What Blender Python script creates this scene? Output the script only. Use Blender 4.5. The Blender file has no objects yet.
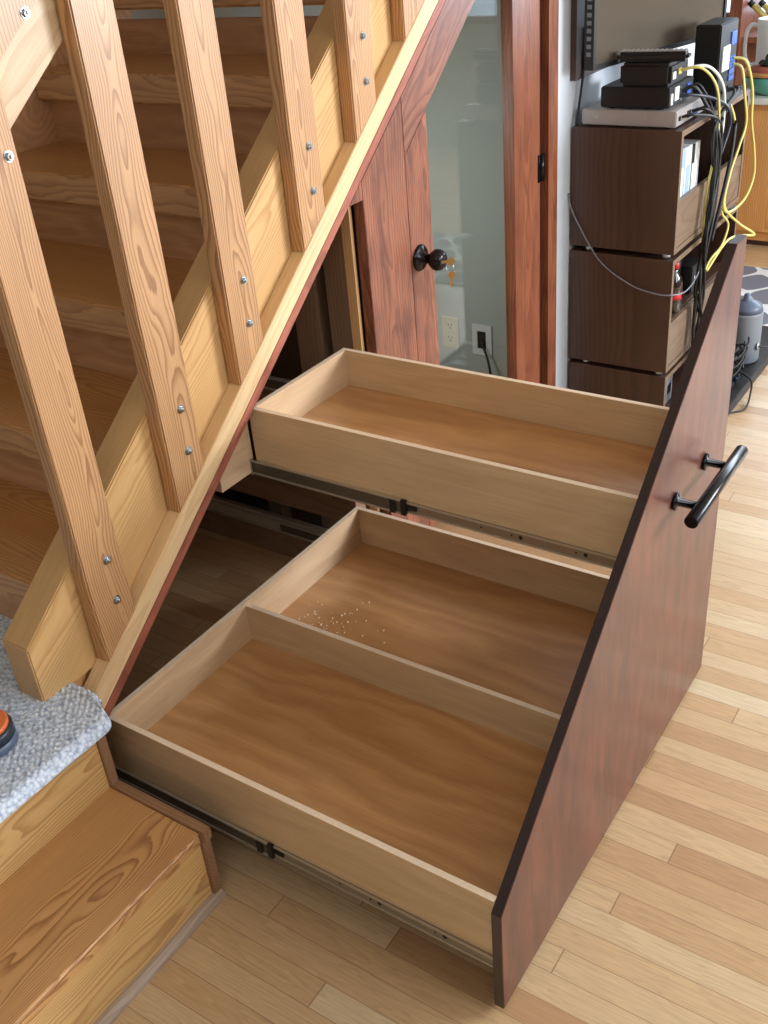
import bpy, bmesh, math, random
from mathutils import Vector, Matrix
random.seed(7)
SC = bpy.context.scene
COL = SC.collection
PI = math.pi

# ------------------------------------------------------------------ camera, world, lights, exposure
cam = bpy.data.cameras.new('camera')
cam.sensor_fit = 'HORIZONTAL'; cam.sensor_width = 36.0
cam.lens = 1019.986 / 768 * 36.0
cam.clip_start = 0.02
co = bpy.data.objects.new('camera', cam); COL.objects.link(co)
RR = ((0.8327583795630474, 0.5478497010390189, -0.0798385016078404),
      (0.23045852263770095, -0.47414306112878624, -0.8497512735660198),
      (-0.5033908527289463, 0.6892380304763239, -0.5211032399956295))
M = Matrix.Identity(4)
for i in range(3):
    M[i][0] = RR[0][i]; M[i][1] = -RR[1][i]; M[i][2] = -RR[2][i]
M[0][3], M[1][3], M[2][3] = 0.53058425, -0.94614126, 1.72251008
co.matrix_world = M
SC.camera = co
SC.view_settings.view_transform = 'Standard'
SC.view_settings.look = 'None'
SC.view_settings.gamma = 1.0
SC.view_settings.use_curve_mapping = False
SC.view_settings.exposure = 0.08

world = bpy.data.worlds.new('daylight'); SC.world = world; world.use_nodes = True
bg = world.node_tree.nodes['Background']
bg.inputs[0].default_value = (0.78, 0.88, 1.0, 1); bg.inputs[1].default_value = 3.0


def area(name, loc, target, sx, sy, power, color):
    l = bpy.data.lights.new(name, 'AREA'); l.shape = 'RECTANGLE'; l.size = sx; l.size_y = sy
    l.energy = power; l.color = color
    o = bpy.data.objects.new(name, l); COL.objects.link(o); o.location = loc
    d = Vector(target) - Vector(loc)
    o.rotation_euler = d.to_track_quat('-Z', 'Y').to_euler()
    return o


area('window_light_right', (3.15, 3.2, 1.75), (-0.4, 0.5, 0.5), 1.7, 1.0, 215, (0.98, 0.98, 1.0))
area('fill_light_side', (3.15, 0.5, 1.85), (-0.9, 1.0, 0.7), 1.6, 1.1, 34, (1.0, 0.98, 0.96))  # added fill from the right, brightens the tray backs
area('window_light_back', (0.5, 5.85, 1.65), (0.4, 1.2, 0.4), 2.6, 1.3, 75, (0.80, 0.90, 1.0))
area('fill_light_front', (0.5, -1.3, 2.5), (-0.6, 0.6, 0.3), 1.3, 0.9, 14, (1.0, 0.97, 0.93))  # added overhead fill for tray insides and treads, no lamp modelled
area('fill_light_closet', (-1.5, 1.22, 1.0), (-1.25, 2.05, 0.6), 0.25, 0.15, 4.0, (1.0, 0.98, 0.95))  # unseen fill added so the closet end wall reads bright through the glass


# ------------------------------------------------------------------ node helpers
class NT:
    def __init__(s, name):
        s.m = bpy.data.materials.new(name); s.m.use_nodes = True
        s.t = s.m.node_tree; s.t.nodes.clear()
        s.out = s.t.nodes.new('ShaderNodeOutputMaterial')
        s.b = s.t.nodes.new('ShaderNodeBsdfPrincipled')
        s.t.links.new(s.b.outputs[0], s.out.inputs[0])

    def n(s, typ, **kw):
        x = s.t.nodes.new('ShaderNode' + typ)
        for k, v in kw.items(): setattr(x, k, v)
        return x

    def put(s, sock, v):
        if hasattr(v, 'is_linked') or isinstance(v, bpy.types.NodeSocket): s.t.links.new(v, sock)
        else: sock.default_value = v

    def math(s, op, a, b=0.0, c=0.0):
        x = s.n('Math', operation=op)
        s.put(x.inputs[0], a); s.put(x.inputs[1], b); s.put(x.inputs[2], c)
        return x.outputs[0]

    def vec(s, op, a, b=(0, 0, 0)):
        x = s.n('VectorMath', operation=op)
        s.put(x.inputs[0], a); s.put(x.inputs[1], b)
        return x.outputs['Value'] if op in ('DOT_PRODUCT', 'LENGTH') else x.outputs[0]

    def comb(s, a, b, c):
        x = s.n('CombineXYZ')
        s.put(x.inputs[0], a); s.put(x.inputs[1], b); s.put(x.inputs[2], c)
        return x.outputs[0]

    def noise(s, v, scale=5, detail=2, rough=0.5):
        x = s.n('TexNoise'); s.put(x.inputs['Vector'], v)
        x.inputs['Scale'].default_value = scale; x.inputs['Detail'].default_value = detail
        x.inputs['Roughness'].default_value = rough
        return x.outputs[0]

    def ramp(s, v, stops, interp='LINEAR'):
        x = s.n('ValToRGB'); s.put(x.inputs[0], v); cr = x.color_ramp; cr.interpolation = interp
        while len(cr.elements) < len(stops): cr.elements.new(0.5)
        for e, (p, c) in zip(cr.elements, stops):
            e.position = p; e.color = (c[0], c[1], c[2], 1) if len(c) == 3 else c
        return x.outputs[0]

    def mix(s, f, a, b, mode='MIX'):
        x = s.n('Mix', data_type='RGBA', blend_type=mode)
        s.put(x.inputs[0], f)
        for i, v in ((6, a), (7, b)):
            s.put(x.inputs[i], v if not isinstance(v, tuple) else (v + (1,) if len(v) == 3 else v))
        return x.outputs[2]

    def bump(s, h, strength=0.2, dist=0.002):
        x = s.n('Bump'); s.put(x.inputs['Height'], h)
        x.inputs['Strength'].default_value = strength; x.inputs['Distance'].default_value = dist
        s.t.links.new(x.outputs[0], s.b.inputs['Normal'])


def lin(c):
    return tuple((v / 12.92 if v <= 0.04045 else ((v + 0.055) / 1.055) ** 2.4) for v in [x / 255.0 for x in c])


def plain(name, rgb, rough=0.5, metal=0.0, coat=0.0, emit=None, noise_amt=0.0, nscale=30):
    t = NT(name); c = lin(rgb)
    if noise_amt:
        g = t.n('TexCoord').outputs['Object']
        f = t.noise(g, nscale, 3)
        cc = t.mix(f, tuple(x * (1 - noise_amt) for x in c), tuple(min(1, x * (1 + noise_amt)) for x in c))
        t.put(t.b.inputs['Base Color'], cc)
    else: t.b.inputs['Base Color'].default_value = (*c, 1)
    t.b.inputs['Roughness'].default_value = rough; t.b.inputs['Metallic'].default_value = metal
    t.b.inputs['Coat Weight'].default_value = coat
    return t.m


def wood(name, light, dark, grain=(0, 0, 1), freq=110, warp=0.03, rough=0.4, coat=0.0, amt=1.0,
         blotch=None, blotch_amt=0.0, off=0.05, knots=0.0, rand=1.0, sharp=True, tone=0.12):
    """solid timber: growth rings about a wandering pith, cut by the board's faces"""
    t = NT(name)
    g = Vector(grain).normalized()
    A = g.cross(Vector((1, 0, 0)) if abs(g.x) < 0.8 else Vector((0, 1, 0))).normalized(); B = g.cross(A).normalized()
    p = t.n('TexCoord').outputs['Object']
    r = t.n('ObjectInfo').outputs['Random']
    ro = t.math('MULTIPLY', r, 37.0 * rand)
    u = t.math('ADD', t.vec('DOT_PRODUCT', p, tuple(g)), ro)
    a = t.vec('DOT_PRODUCT', p, tuple(A)); b = t.vec('DOT_PRODUCT', p, tuple(B))
    nv = t.comb(t.math('MULTIPLY', u, 1.0), t.math('MULTIPLY', a, 3.0), t.math('MULTIPLY', b, 3.0))
    w1 = t.math('MULTIPLY', t.math('SUBTRACT', t.noise(nv, 2.2, 1), 0.5), warp * 4)
    w2 = t.math('MULTIPLY', t.math('SUBTRACT', t.noise(t.vec('ADD', nv, (9, 4, 7)), 2.8, 2), 0.5), warp * 4)
    ro2 = t.math('MULTIPLY', t.math('SUBTRACT', t.math('FRACT', t.math('MULTIPLY', r, 13.7)), 0.5), off * 1.2)
    aa = t.math('ADD', t.math('ADD', a, w1), ro2)
    bb = t.math('ADD', t.math('ADD', b, w2), off)
    rad = t.math('SQRT', t.math('ADD', t.math('MULTIPLY', aa, aa), t.math('MULTIPLY', bb, bb)))
    fine = t.noise(t.comb(t.math('MULTIPLY', u, 6), t.math('MULTIPLY', a, 40), t.math('MULTIPLY', b, 40)), 3, 2)
    ph = t.math('FRACT', t.math('ADD', t.math('MULTIPLY', rad, freq), t.math('MULTIPLY', fine, 0.35)))
    if sharp: st = [(0.0, (0, 0, 0)), (0.45, (0.1,) * 3), (0.82, (0.85,) * 3), (0.92, (1, 1, 1)), (1.0, (0.1,) * 3)]
    else: st = [(0.0, (0, 0, 0)), (0.6, (1, 1, 1)), (1.0, (0, 0, 0))]
    ring = t.ramp(ph, st)
    col = t.mix(t.math('MULTIPLY', ring, amt), lin(light), lin(dark))
    big = t.noise(t.comb(t.math('MULTIPLY', u, 1.5), t.math('MULTIPLY', a, 8), t.math('MULTIPLY', b, 8)), 2, 2)
    col = t.mix(1.0, col, t.ramp(big, [(0.25, (1 - tone,) * 3), (0.75, (1 + tone * .5,) * 3)]), 'MULTIPLY')
    fib = t.noise(t.comb(t.math('MULTIPLY', u, 8), t.math('MULTIPLY', a, 260), t.math('MULTIPLY', b, 260)), 1, 2)
    col = t.mix(0.6, col, t.ramp(fib, [(0.3, (0.84,) * 3), (0.6, (1, 1, 1))]), 'MULTIPLY')
    if blotch:
        bn = t.noise(t.comb(t.math('MULTIPLY', u, 3), t.math('MULTIPLY', a, 12), t.math('MULTIPLY', b, 12)), 2.2, 4, 0.6)
        col = t.mix(t.math('MULTIPLY', t.ramp(bn, [(0.42, (0, 0, 0)), (0.68, (1, 1, 1))]), blotch_amt), col, lin(blotch))
    if knots:
        vo = t.n('TexVoronoi'); t.put(vo.inputs['Vector'], t.comb(t.math('MULTIPLY', u, 2.0), t.math('MULTIPLY', a, 5), t.math('MULTIPLY', b, 5)))
        vo.inputs['Scale'].default_value = 1.0
        k = t.ramp(vo.outputs['Distance'], [(knots * .5, (1, 1, 1)), (knots, (0, 0, 0))])
        col = t.mix(t.math('MULTIPLY', k, .8), col, tuple(x * .3 for x in lin(dark)))
    t.put(t.b.inputs['Base Color'], col)
    t.b.inputs['Roughness'].default_value = rough; t.b.inputs['Coat Weight'].default_value = coat
    t.b.inputs['Coat Roughness'].default_value = 0.2
    t.bump(t.math('MULTIPLY', ring, amt), 0.12, 0.0006)
    return t.m


SL = (0, 1, 0.745)
M_ = {}
M_['pine_post'] = wood('pine_post', (206, 160, 112), (140, 90, 54), (0, 0, 1), 190, 0.016, 0.42, 0.15, 0.75, off=0.034)
M_['pine_rail'] = wood('pine_rail', (212, 184, 144), (180, 144, 100), SL, 160, 0.006, 0.45, 0.1, 0.6, off=0.12, rand=0.3)
M_['pine_stringer'] = wood('pine_stringer', (220, 178, 120), (184, 132, 76), SL, 240, 0.006, 0.42, 0.15, 0.6, off=0.14, rand=0.3)
M_['ledge'] = wood('ledge', (236, 204, 156), (208, 164, 114), SL, 260, 0.003, 0.5, 0.0, 0.45, off=0.14, rand=0.3)
M_['tread'] = wood('tread', (206, 148, 84), (148, 94, 46), (1, 0, 0), 150, 0.02, 0.3, 0.4, 0.6, off=0.06)
M_['tread_face'] = wood('tread_face', (214, 166, 118), (160, 110, 72), (1, 0, 0), 260, 0.006, 0.45, 0.1, 0.6, off=0.09)
M_['riser'] = wood('riser', (214, 164, 120), (178, 124, 84), (1, 0, 0), 40, 0.03, 0.45, 0.1, 0.45, off=0.06, sharp=False)
M_['step_tread'] = wood('step_tread', (206, 156, 100), (134, 84, 46), (0, 1, 0), 200, 0.022, 0.38, 0.3, 0.75, off=0.06, knots=0.10)
M_['step_riser'] = wood('step_riser', (222, 180, 118), (168, 116, 64), (0, 1, 0), 170, 0.012, 0.38, 0.3, 0.7, off=0.07)
M_['shoe'] = wood('shoe', (176, 156, 138), (140, 118, 100), (0, 1, 0), 160, 0.01, 0.3, 0.3, 0.5, off=0.1)
M_['side_trim'] = wood('side_trim', (152, 114, 84), (118, 82, 58), (1, 0, 0), 120, 0.01, 0.4, 0.2, 0.5, off=0.1)
M_['red_strip'] = wood('red_strip', (176, 104, 82), (130, 68, 52), SL, 160, 0.012, 0.45, 0.1, 0.6, (104, 50, 38), 0.5, off=0.1)
M_['red_diag'] = wood('red_diag', (152, 98, 76), (98, 56, 42), SL, 120, 0.016, 0.42, 0.2, 0.75, (96, 52, 40), 0.6, off=0.07)
M_['red_post'] = wood('red_post', (158, 98, 72), (98, 54, 40), (0, 0, 1), 120, 0.016, 0.42, 0.2, 0.75, (84, 44, 36), 0.75, off=0.06, tone=0.25)
M_['orange_trim'] = wood('orange_trim', (148, 88, 58), (100, 52, 34), (0, 0, 1), 120, 0.014, 0.42, 0.2, 0.65, (84, 42, 30), 0.55, off=0.06, tone=0.2)
M_['ply_x'] = wood('ply_x', (218, 190, 152), (200, 168, 128), (1, 0, 0), 34, 0.03, 0.36, 0.25, 0.45, off=0.08, sharp=False)
M_['ply_bottom'] = wood('ply_bottom', (204, 158, 107), (174, 124, 77), (1, 0, 0), 16, 0.045, 0.3, 0.35, 0.6, off=0.10, sharp=False)
M_['ply_y'] = wood('ply_y', (218, 188, 152), (194, 158, 120), (0, 1, 0), 30, 0.03, 0.4, 0.2, 0.5, off=0.08, sharp=False)
M_['ply_edge'] = plain('ply_edge', (238, 218, 192), 0.5, noise_amt=0.12, nscale=120)
M_['panel'] = wood('panel', (108, 62, 48), (84, 46, 36), (0, 0, 1), 42, 0.04, 0.38, 0.25, 0.35, (66, 37, 33), 0.8, off=0.1, sharp=False, tone=0.3)
M_['panel_edge'] = wood('panel_edge', (46, 28, 30), (30, 18, 20), (0, 0, 1), 200, 0.01, 0.35, 0.3, 0.5)
M_['walnut'] = wood('walnut', (78, 54, 42), (56, 36, 28), (0, 0, 1), 90, 0.008, 0.42, 0.05, 0.6, off=0.15)
M_['taupe'] = wood('taupe', (122, 102, 82), (98, 79, 62), (0, 1, 0), 110, 0.008, 0.45, 0.0, 0.6, off=0.15)
M_['raw'] = wood('raw', (218, 176, 124), (190, 140, 88), (0, 0, 1), 110, 0.01, 0.55, 0.0, 0.4, off=0.1)
M_['old_stud'] = wood('old_stud', (150, 124, 100), (120, 94, 72), (0, 0, 1), 100, 0.012, 0.7, 0.0, 0.5, off=0.08, knots=0.04)
M_['old_beam'] = wood('old_beam', (150, 118, 92), (116, 86, 62), (1, 0, 0), 100, 0.012, 0.7, 0.0, 0.5, off=0.08, knots=0.04)
M_['knotty'] = wood('knotty', (222, 160, 92), (188, 118, 58), (0, 0, 1), 90, 0.02, 0.4, 0.2, 0.6, off=0.05, knots=0.08)
M_['black'] = plain('black', (13, 13, 15), 0.5)
M_['black_satin'] = plain('black_satin', (26, 27, 30), 0.22, 0.6)
M_['bronze'] = plain('bronze', (38, 34, 36), 0.2, 0.7)
M_['zinc'] = plain('zinc', (190, 200, 205), 0.28, 1.0)
M_['steel'] = plain('steel', (196, 190, 178), 0.38, 0.7)
M_['steel_shaded'] = plain('steel_shaded', (156, 144, 126), 0.42, 0.7)  # darker copy of the steel, shade between the rail lips painted in
M_['steel_web_shaded'] = plain('steel_web_shaded', (104, 96, 84), 0.45, 0.6)  # darkest copy of the steel, shade of the recessed web painted in
M_['brass'] = plain('brass', (190, 156, 104), 0.3, 0.85)
M_['wall'] = plain('wall', (168, 162, 150), 0.8, noise_amt=0.03, nscale=8)
M_['wall_grey'] = plain('wall_grey', (176, 184, 180), 0.75, noise_amt=0.03, nscale=6)
M_['wall_white'] = plain('wall_white', (200, 206, 212), 0.7, noise_amt=0.02, nscale=8)
M_['ceiling'] = plain('ceiling', (190, 184, 172), 0.9, noise_amt=0.02)
M_['shaded_wall'] = plain('shaded_wall', (92, 72, 58), 0.8, noise_amt=0.1)  # lack of light behind the studs is put into this brown
M_['ivory'] = plain('ivory', (206, 200, 172), 0.4)
M_['white_plastic'] = plain('white_plastic', (222, 226, 228), 0.35)
M_['silver_plastic'] = plain('silver_plastic', (168, 164, 162), 0.42, 0.25)
M_['grey_plastic'] = plain('grey_plastic', (118, 124, 132), 0.5)
M_['yellow'] = plain('yellow', (212, 200, 112), 0.4)
M_['cable_white'] = plain('cable_white', (214, 220, 214), 0.4)
M_['blue'] = plain('blue', (44, 92, 190), 0.4)
M_['label_white'] = plain('label_white', (220, 226, 230), 0.5)
M_['orange'] = plain('orange', (226, 118, 62), 0.4)
M_['navy'] = plain('navy', (40, 48, 62), 0.35)
M_['slate'] = plain('slate', (86, 98, 118), 0.4)
M_['red'] = plain('red', (196, 36, 44), 0.35)
M_['cola'] = plain('cola', (30, 18, 16), 0.1, coat=0.8)
M_['teal'] = plain('teal', (84, 150, 132), 0.3, coat=0.4)
M_['wicker'] = plain('wicker', (196, 136, 84), 0.6, noise_amt=0.35, nscale=160)
M_['rust'] = plain('rust', (146, 74, 58), 0.7, noise_amt=0.3, nscale=120)
M_['binder_blue'] = plain('binder_blue', (150, 178, 214), 0.4)
M_['pink'] = plain('pink', (224, 70, 130), 0.5)
M_['countertop'] = plain('countertop', (214, 212, 206), 0.35)
M_['door_gap_shade'] = plain('door_gap_shade', (70, 30, 22), 0.5)  # dark of the door gap put into a colour


def floor_mat():
    t = NT('oak_strip_floor')
    p = t.n('TexCoord').outputs['Object']; s = t.n('SeparateXYZ'); t.put(s.inputs[0], p)
    x, y = s.outputs[0], s.outputs[1]
    W = 0.0565
    ry = t.math('DIVIDE', y, W); row = t.math('FLOOR', ry); fy = t.math('FRACT', ry)
    wn = t.n('TexWhiteNoise', noise_dimensions='1D'); t.put(wn.inputs['W'], row)
    xo = t.math('ADD', t.math('DIVIDE', x, 1.05), t.math('MULTIPLY', wn.outputs['Value'], 9.0))
    idx = t.math('FLOOR', xo); fx = t.math('FRACT', xo)
    w2 = t.n('TexWhiteNoise', noise_dimensions='2D'); t.put(w2.inputs['Vector'], t.comb(row, idx, 0))
    v = w2.outputs['Value']
    base = t.ramp(v, [(0.0, lin((182, 144, 104))), (0.3, lin((200, 166, 124))), (0.55, lin((208, 180, 140))), (0.8, lin((200, 164, 122))), (1.0, lin((216, 194, 158)))])
    r7 = t.math('MULTIPLY', v, 31.0)
    nv = t.comb(t.math('ADD', t.math('MULTIPLY', x, 2.2), r7), t.math('MULTIPLY', y, 26), r7)
    ring = t.math('FRACT', t.math('MULTIPLY', t.noise(nv, 1.3, 2), 9))
    rr = t.ramp(ring, [(0.0, (1, 1, 1)), (0.7, (0.90,) * 3), (0.88, (0.80,) * 3), (1, (1, 1, 1))])
    col = t.mix(0.75, base, rr, 'MULTIPLY')
    fib = t.noise(t.comb(t.math('MULTIPLY', x, 12), t.math('MULTIPLY', y, 330), 0), 1, 3, 0.6)
    col = t.mix(0.8, col, t.ramp(fib, [(0.3, (0.80,) * 3), (0.62, (1.03,) * 3)]), 'MULTIPLY')
    ey = t.math('MINIMUM', fy, t.math('SUBTRACT', 1.0, fy))
    ex = t.math('MINIMUM', fx, t.math('SUBTRACT', 1.0, fx))
    gy = t.math('LESS_THAN', ey, 0.013); gx = t.math('LESS_THAN', ex, 0.0012)
    gap = t.math('MAXIMUM', gy, gx)
    col = t.mix(t.math('MULTIPLY', gap, 0.6), col, lin((96, 64, 40)))
    t.put(t.b.inputs['Base Color'], col)
    t.b.inputs['Roughness'].default_value = 0.33
    t.b.inputs['Coat Weight'].default_value = 0.35; t.b.inputs['Coat Roughness'].default_value = 0.16
    t.bump(t.math('ADD', t.math('MULTIPLY', gap, -1.0), t.math('MULTIPLY', fib, 0.15)), 0.25, 0.001)
    return t.m


M_['floor'] = floor_mat()


def rug_mat():
    t = NT('trellis_rug')
    p = t.n('TexCoord').outputs['Object']; s = t.n('SeparateXYZ'); t.put(s.inputs[0], p)
    x = t.math('MULTIPLY', s.outputs[0], 2 * PI / 0.24); y = t.math('MULTIPLY', s.outputs[1], 2 * PI / 0.30)
    f = t.math('ABSOLUTE', t.math('ADD', t.math('COSINE', x), t.math('COSINE', y)))
    col = t.mix(t.math('LESS_THAN', f, 0.30), lin((112, 114, 124)), lin((214, 216, 216)))
    t.put(t.b.inputs['Base Color'], col); t.b.inputs['Roughness'].default_value = 0.95
    t.bump(t.noise(p, 260, 2), 0.5, 0.004)
    return t.m


M_['rug'] = rug_mat()


def carpet_mat():
    t = NT('loop_carpet')
    p = t.n('TexCoord').outputs['Object']
    vo = t.n('TexVoronoi'); t.put(vo.inputs['Vector'], p); vo.inputs['Scale'].default_value = 120
    n = t.noise(p, 90, 2)
    f = t.math('ADD', t.math('MULTIPLY', vo.outputs['Distance'], 0.9), t.math('MULTIPLY', n, 0.5))
    col = t.ramp(f, [(0.3, lin((236, 242, 250))), (0.65, lin((212, 222, 236))), (1.0, lin((160, 174, 196)))])
    t.put(t.b.inputs['Base Color'], col); t.b.inputs['Roughness'].default_value = 0.95
    t.bump(t.math('MULTIPLY', f, -1.0), 0.5, 0.003)
    return t.m


M_['carpet'] = carpet_mat()


def glass_mat():
    t = NT('door_glass')
    tr = t.n('BsdfTransparent'); tr.inputs[0].default_value = (0.90, 0.94, 0.93, 1)
    gl = t.n('BsdfGlossy'); gl.inputs['Roughness'].default_value = 0.02
    gm = t.n('NewGeometry')
    cs = t.math('ABSOLUTE', t.vec('DOT_PRODUCT', gm.outputs['Normal'], gm.outputs['Incoming']))
    fr = t.math('ADD', 0.035, t.math('MULTIPLY', 0.9, t.math('POWER', t.math('SUBTRACT', 1.0, cs), 5.0)))
    mx = t.n('MixShader')
    t.t.links.new(fr, mx.inputs[0]); t.t.links.new(tr.outputs[0], mx.inputs[1]); t.t.links.new(gl.outputs[0], mx.inputs[2])
    t.t.links.new(mx.outputs[0], t.out.inputs[0])
    return t.m


M_['glass'] = glass_mat()


def window_mat():
    t = NT('sky_pane')
    tr = t.n('BsdfTransparent'); tr.inputs[0].default_value = (0.9, 0.95, 1, 1)
    t.t.links.new(tr.outputs[0], t.out.inputs[0])
    return t.m


M_['pane'] = window_mat()


def screen_mat():
    t = NT('tv_screen')
    t.b.inputs['Base Color'].default_value = (*lin((88, 80, 70)), 1)  # brownish curtain reflection put into the screen colour
    t.b.inputs['Roughness'].default_value = 0.12; t.b.inputs['Coat Weight'].default_value = 0.6
    t.b.inputs['Coat Roughness'].default_value = 0.05
    return t.m


M_['screen'] = screen_mat()

# ------------------------------------------------------------------ mesh helpers


def box(bm, x0, x1, y0, y1, z0, z1, mi=0, top=None, bev=0.0):
    vs = [bm.verts.new(c) for c in ((x0, y0, z0), (x1, y0, z0), (x1, y1, z0), (x0, y1, z0), (x0, y0, z1), (x1, y0, z1), (x1, y1, z1), (x0, y1, z1))]
    fs = []
    for q in ((3, 2, 1, 0), (4, 5, 6, 7), (0, 1, 5, 4), (1, 2, 6, 5), (2, 3, 7, 6), (3, 0, 4, 7)):
        f = bm.faces.new([vs[i] for i in q]); f.material_index = mi; fs.append(f)
    if top is not None: fs[1].material_index = top
    if bev:
        es = list({e for f in fs for e in f.edges})
        bmesh.ops.bevel(bm, geom=es, offset=bev, segments=2, affect='EDGES', clamp_overlap=True)
    return fs


def prism(bm, pts, axis, a, b, mi=0, bev=0.0):
    """polygon pts (2-D) extruded along axis from a to b. axis 0: pts=(y,z); 1: (x,z); 2: (x,y)"""
    def P(p, v):
        return (v, p[0], p[1]) if axis == 0 else ((p[0], v, p[1]) if axis == 1 else (p[0], p[1], v))
    A = [bm.verts.new(P(p, a)) for p in pts]; B = [bm.verts.new(P(p, b)) for p in pts]
    fs = [bm.faces.new(A), bm.faces.new(B[::-1])]
    n = len(pts)
    for i in range(n): fs.append(bm.faces.new([A[i], B[i], B[(i + 1) % n], A[(i + 1) % n]]))
    for f in fs: f.material_index = mi
    bmesh.ops.recalc_face_normals(bm, faces=fs)
    if bev:
        es = list({e for f in fs for e in f.edges})
        bmesh.ops.bevel(bm, geom=es, offset=bev, segments=2, affect='EDGES', clamp_overlap=True)
    return fs


def lathe(bm, prof, origin, axis='z', seg=28, mi=0):
    """prof: list of (r, h) from one end to the other, closed with caps"""
    rings = []
    for r, h in prof:
        ring = []
        for k in range(seg):
            a = 2 * PI * k / seg; c, s = r * math.cos(a), r * math.sin(a)
            q = {'z': (c, s, h), 'x': (h, c, s), 'y': (s, h, c)}[axis]
            ring.append(bm.verts.new((origin[0] + q[0], origin[1] + q[1], origin[2] + q[2])))
        rings.append(ring)
    fs = []
    for i in range(len(rings) - 1):
        for k in range(seg):
            f = bm.faces.new([rings[i][k], rings[i][(k + 1) % seg], rings[i + 1][(k + 1) % seg], rings[i + 1][k]]); fs.append(f)
    fs.append(bm.faces.new(rings[0][::-1])); fs.append(bm.faces.new(rings[-1]))
    for f in fs: f.material_index = mi; f.smooth = len(f.verts) == 4
    return fs


def tube(bm, pts, r, seg=8, sub=6, mi=0):
    P = [Vector(p) for p in pts]
    Q = []
    for i in range(len(P) - 1):
        p0 = P[max(i - 1, 0)]; p1 = P[i]; p2 = P[i + 1]; p3 = P[min(i + 2, len(P) - 1)]
        for k in range(sub):
            t = k / sub
            Q.append(0.5 * ((2 * p1) + (-p0 + p2) * t + (2 * p0 - 5 * p1 + 4 * p2 - p3) * t * t + (-p0 + 3 * p1 - 3 * p2 + p3) * t ** 3))
    Q.append(P[-1])
    rings = []; up = Vector((0.13, 0.3, 0.94)).normalized()
    for i, q in enumerate(Q):
        d = (Q[min(i + 1, len(Q) - 1)] - Q[max(i - 1, 0)])
        if d.length < 1e-9: d = Vector((0, 0, 1))
        d.normalize(); a = d.cross(up)
        if a.length < 0.05: a = d.cross(Vector((1, 0, 0)))
        a.normalize(); b = d.cross(a); up = (up - d * up.dot(d)); up = up.normalized() if up.length > .2 else b
        rings.append([bm.verts.new(q + (a * math.cos(2 * PI * k / seg) + b * math.sin(2 * PI * k / seg)) * r) for k in range(seg)])
    for i in range(len(rings) - 1):
        for k in range(seg):
            f = bm.faces.new([rings[i][k], rings[i][(k + 1) % seg], rings[i + 1][(k + 1) % seg], rings[i + 1][k]])
            f.smooth = True; f.material_index = mi
    bm.faces.new(rings[0][::-1]).material_index = mi; bm.faces.new(rings[-1]).material_index = mi


def wpos(o):
    v = Vector(o.location); p = o.parent
    while p: v += p.location; p = p.parent
    return v


def obj(name, bm, mats, parent=None):
    """link a world-space bmesh as ONE object whose origin is its own centre"""
    bmesh.ops.recalc_face_normals(bm, faces=bm.faces[:])
    lo = Vector([min(v.co[i] for v in bm.verts) for i in range(3)]); hi = Vector([max(v.co[i] for v in bm.verts) for i in range(3)])
    c = (lo + hi) / 2
    for v in bm.verts: v.co -= c
    me = bpy.data.meshes.new(name); bm.to_mesh(me); bm.free()
    if not isinstance(mats, (list, tuple)): mats = [mats]
    for m in mats: me.materials.append(M_[m])
    o = bpy.data.objects.new(name, me); COL.objects.link(o)
    if parent: o.parent = parent; o.location = c - wpos(parent)
    else: o.location = c
    return o


def thing(name, label, cat, loc, group=None, kind=None):
    o = bpy.data.objects.new(name, None); o.empty_display_size = 0.05; COL.objects.link(o); o.location = loc
    if label: o['label'] = label
    if cat: o['category'] = cat
    if group: o['group'] = group
    if kind: o['kind'] = kind
    return o


def tag(o, label, cat, group=None, kind=None):
    o['label'] = label; o['category'] = cat
    if group: o['group'] = group
    if kind: o['kind'] = kind
    return o


def struct(name, bm, mat, parent=None):
    o = obj(name, bm, mat, parent)
    if not parent: o['kind'] = 'structure'
    return o


def B(*a, **k):
    bm = bmesh.new(); box(bm, *a, **k); return bm


def PR(*a, **k):
    bm = bmesh.new(); prism(bm, *a, **k); return bm


def copy_tree(o, parent=None):
    c = o.copy(); COL.objects.link(c); c.parent = parent if parent else o.parent
    for ch in list(o.children): copy_tree(ch, c)
    return c


# ------------------------------------------------------------------ the room
XW = -0.925            # face of the wall that holds the closet door
bm = B(-2.1, 3.2, -3.0, 6.0, -0.05, 0.0); f = struct('floor', bm, 'floor')
f.data.transform(Matrix.Translation(f.location)); f.location = (0, 0, 0)
struct('ceiling', B(-2.1, 3.2, -3.0, 6.0, 2.6, 2.65), 'ceiling')
struct('wall_left', B(-2.16, -2.1, -3.0, 6.0, 0.0, 2.6), 'wall')


def holed(name, axis, at, th, a0, a1, z1, h0, h1, hz0, hz1, mat):
    bm = bmesh.new()
    for (p, q, r, s) in ((a0, h0, 0, z1), (h1, a1, 0, z1), (h0, h1, 0, hz0), (h0, h1, hz1, z1)):
        if axis == 0: box(bm, at, at + th, p, q, r, s)
        else: box(bm, p, q, at, at + th, r, s)
    return struct(name, bm, mat)


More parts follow.
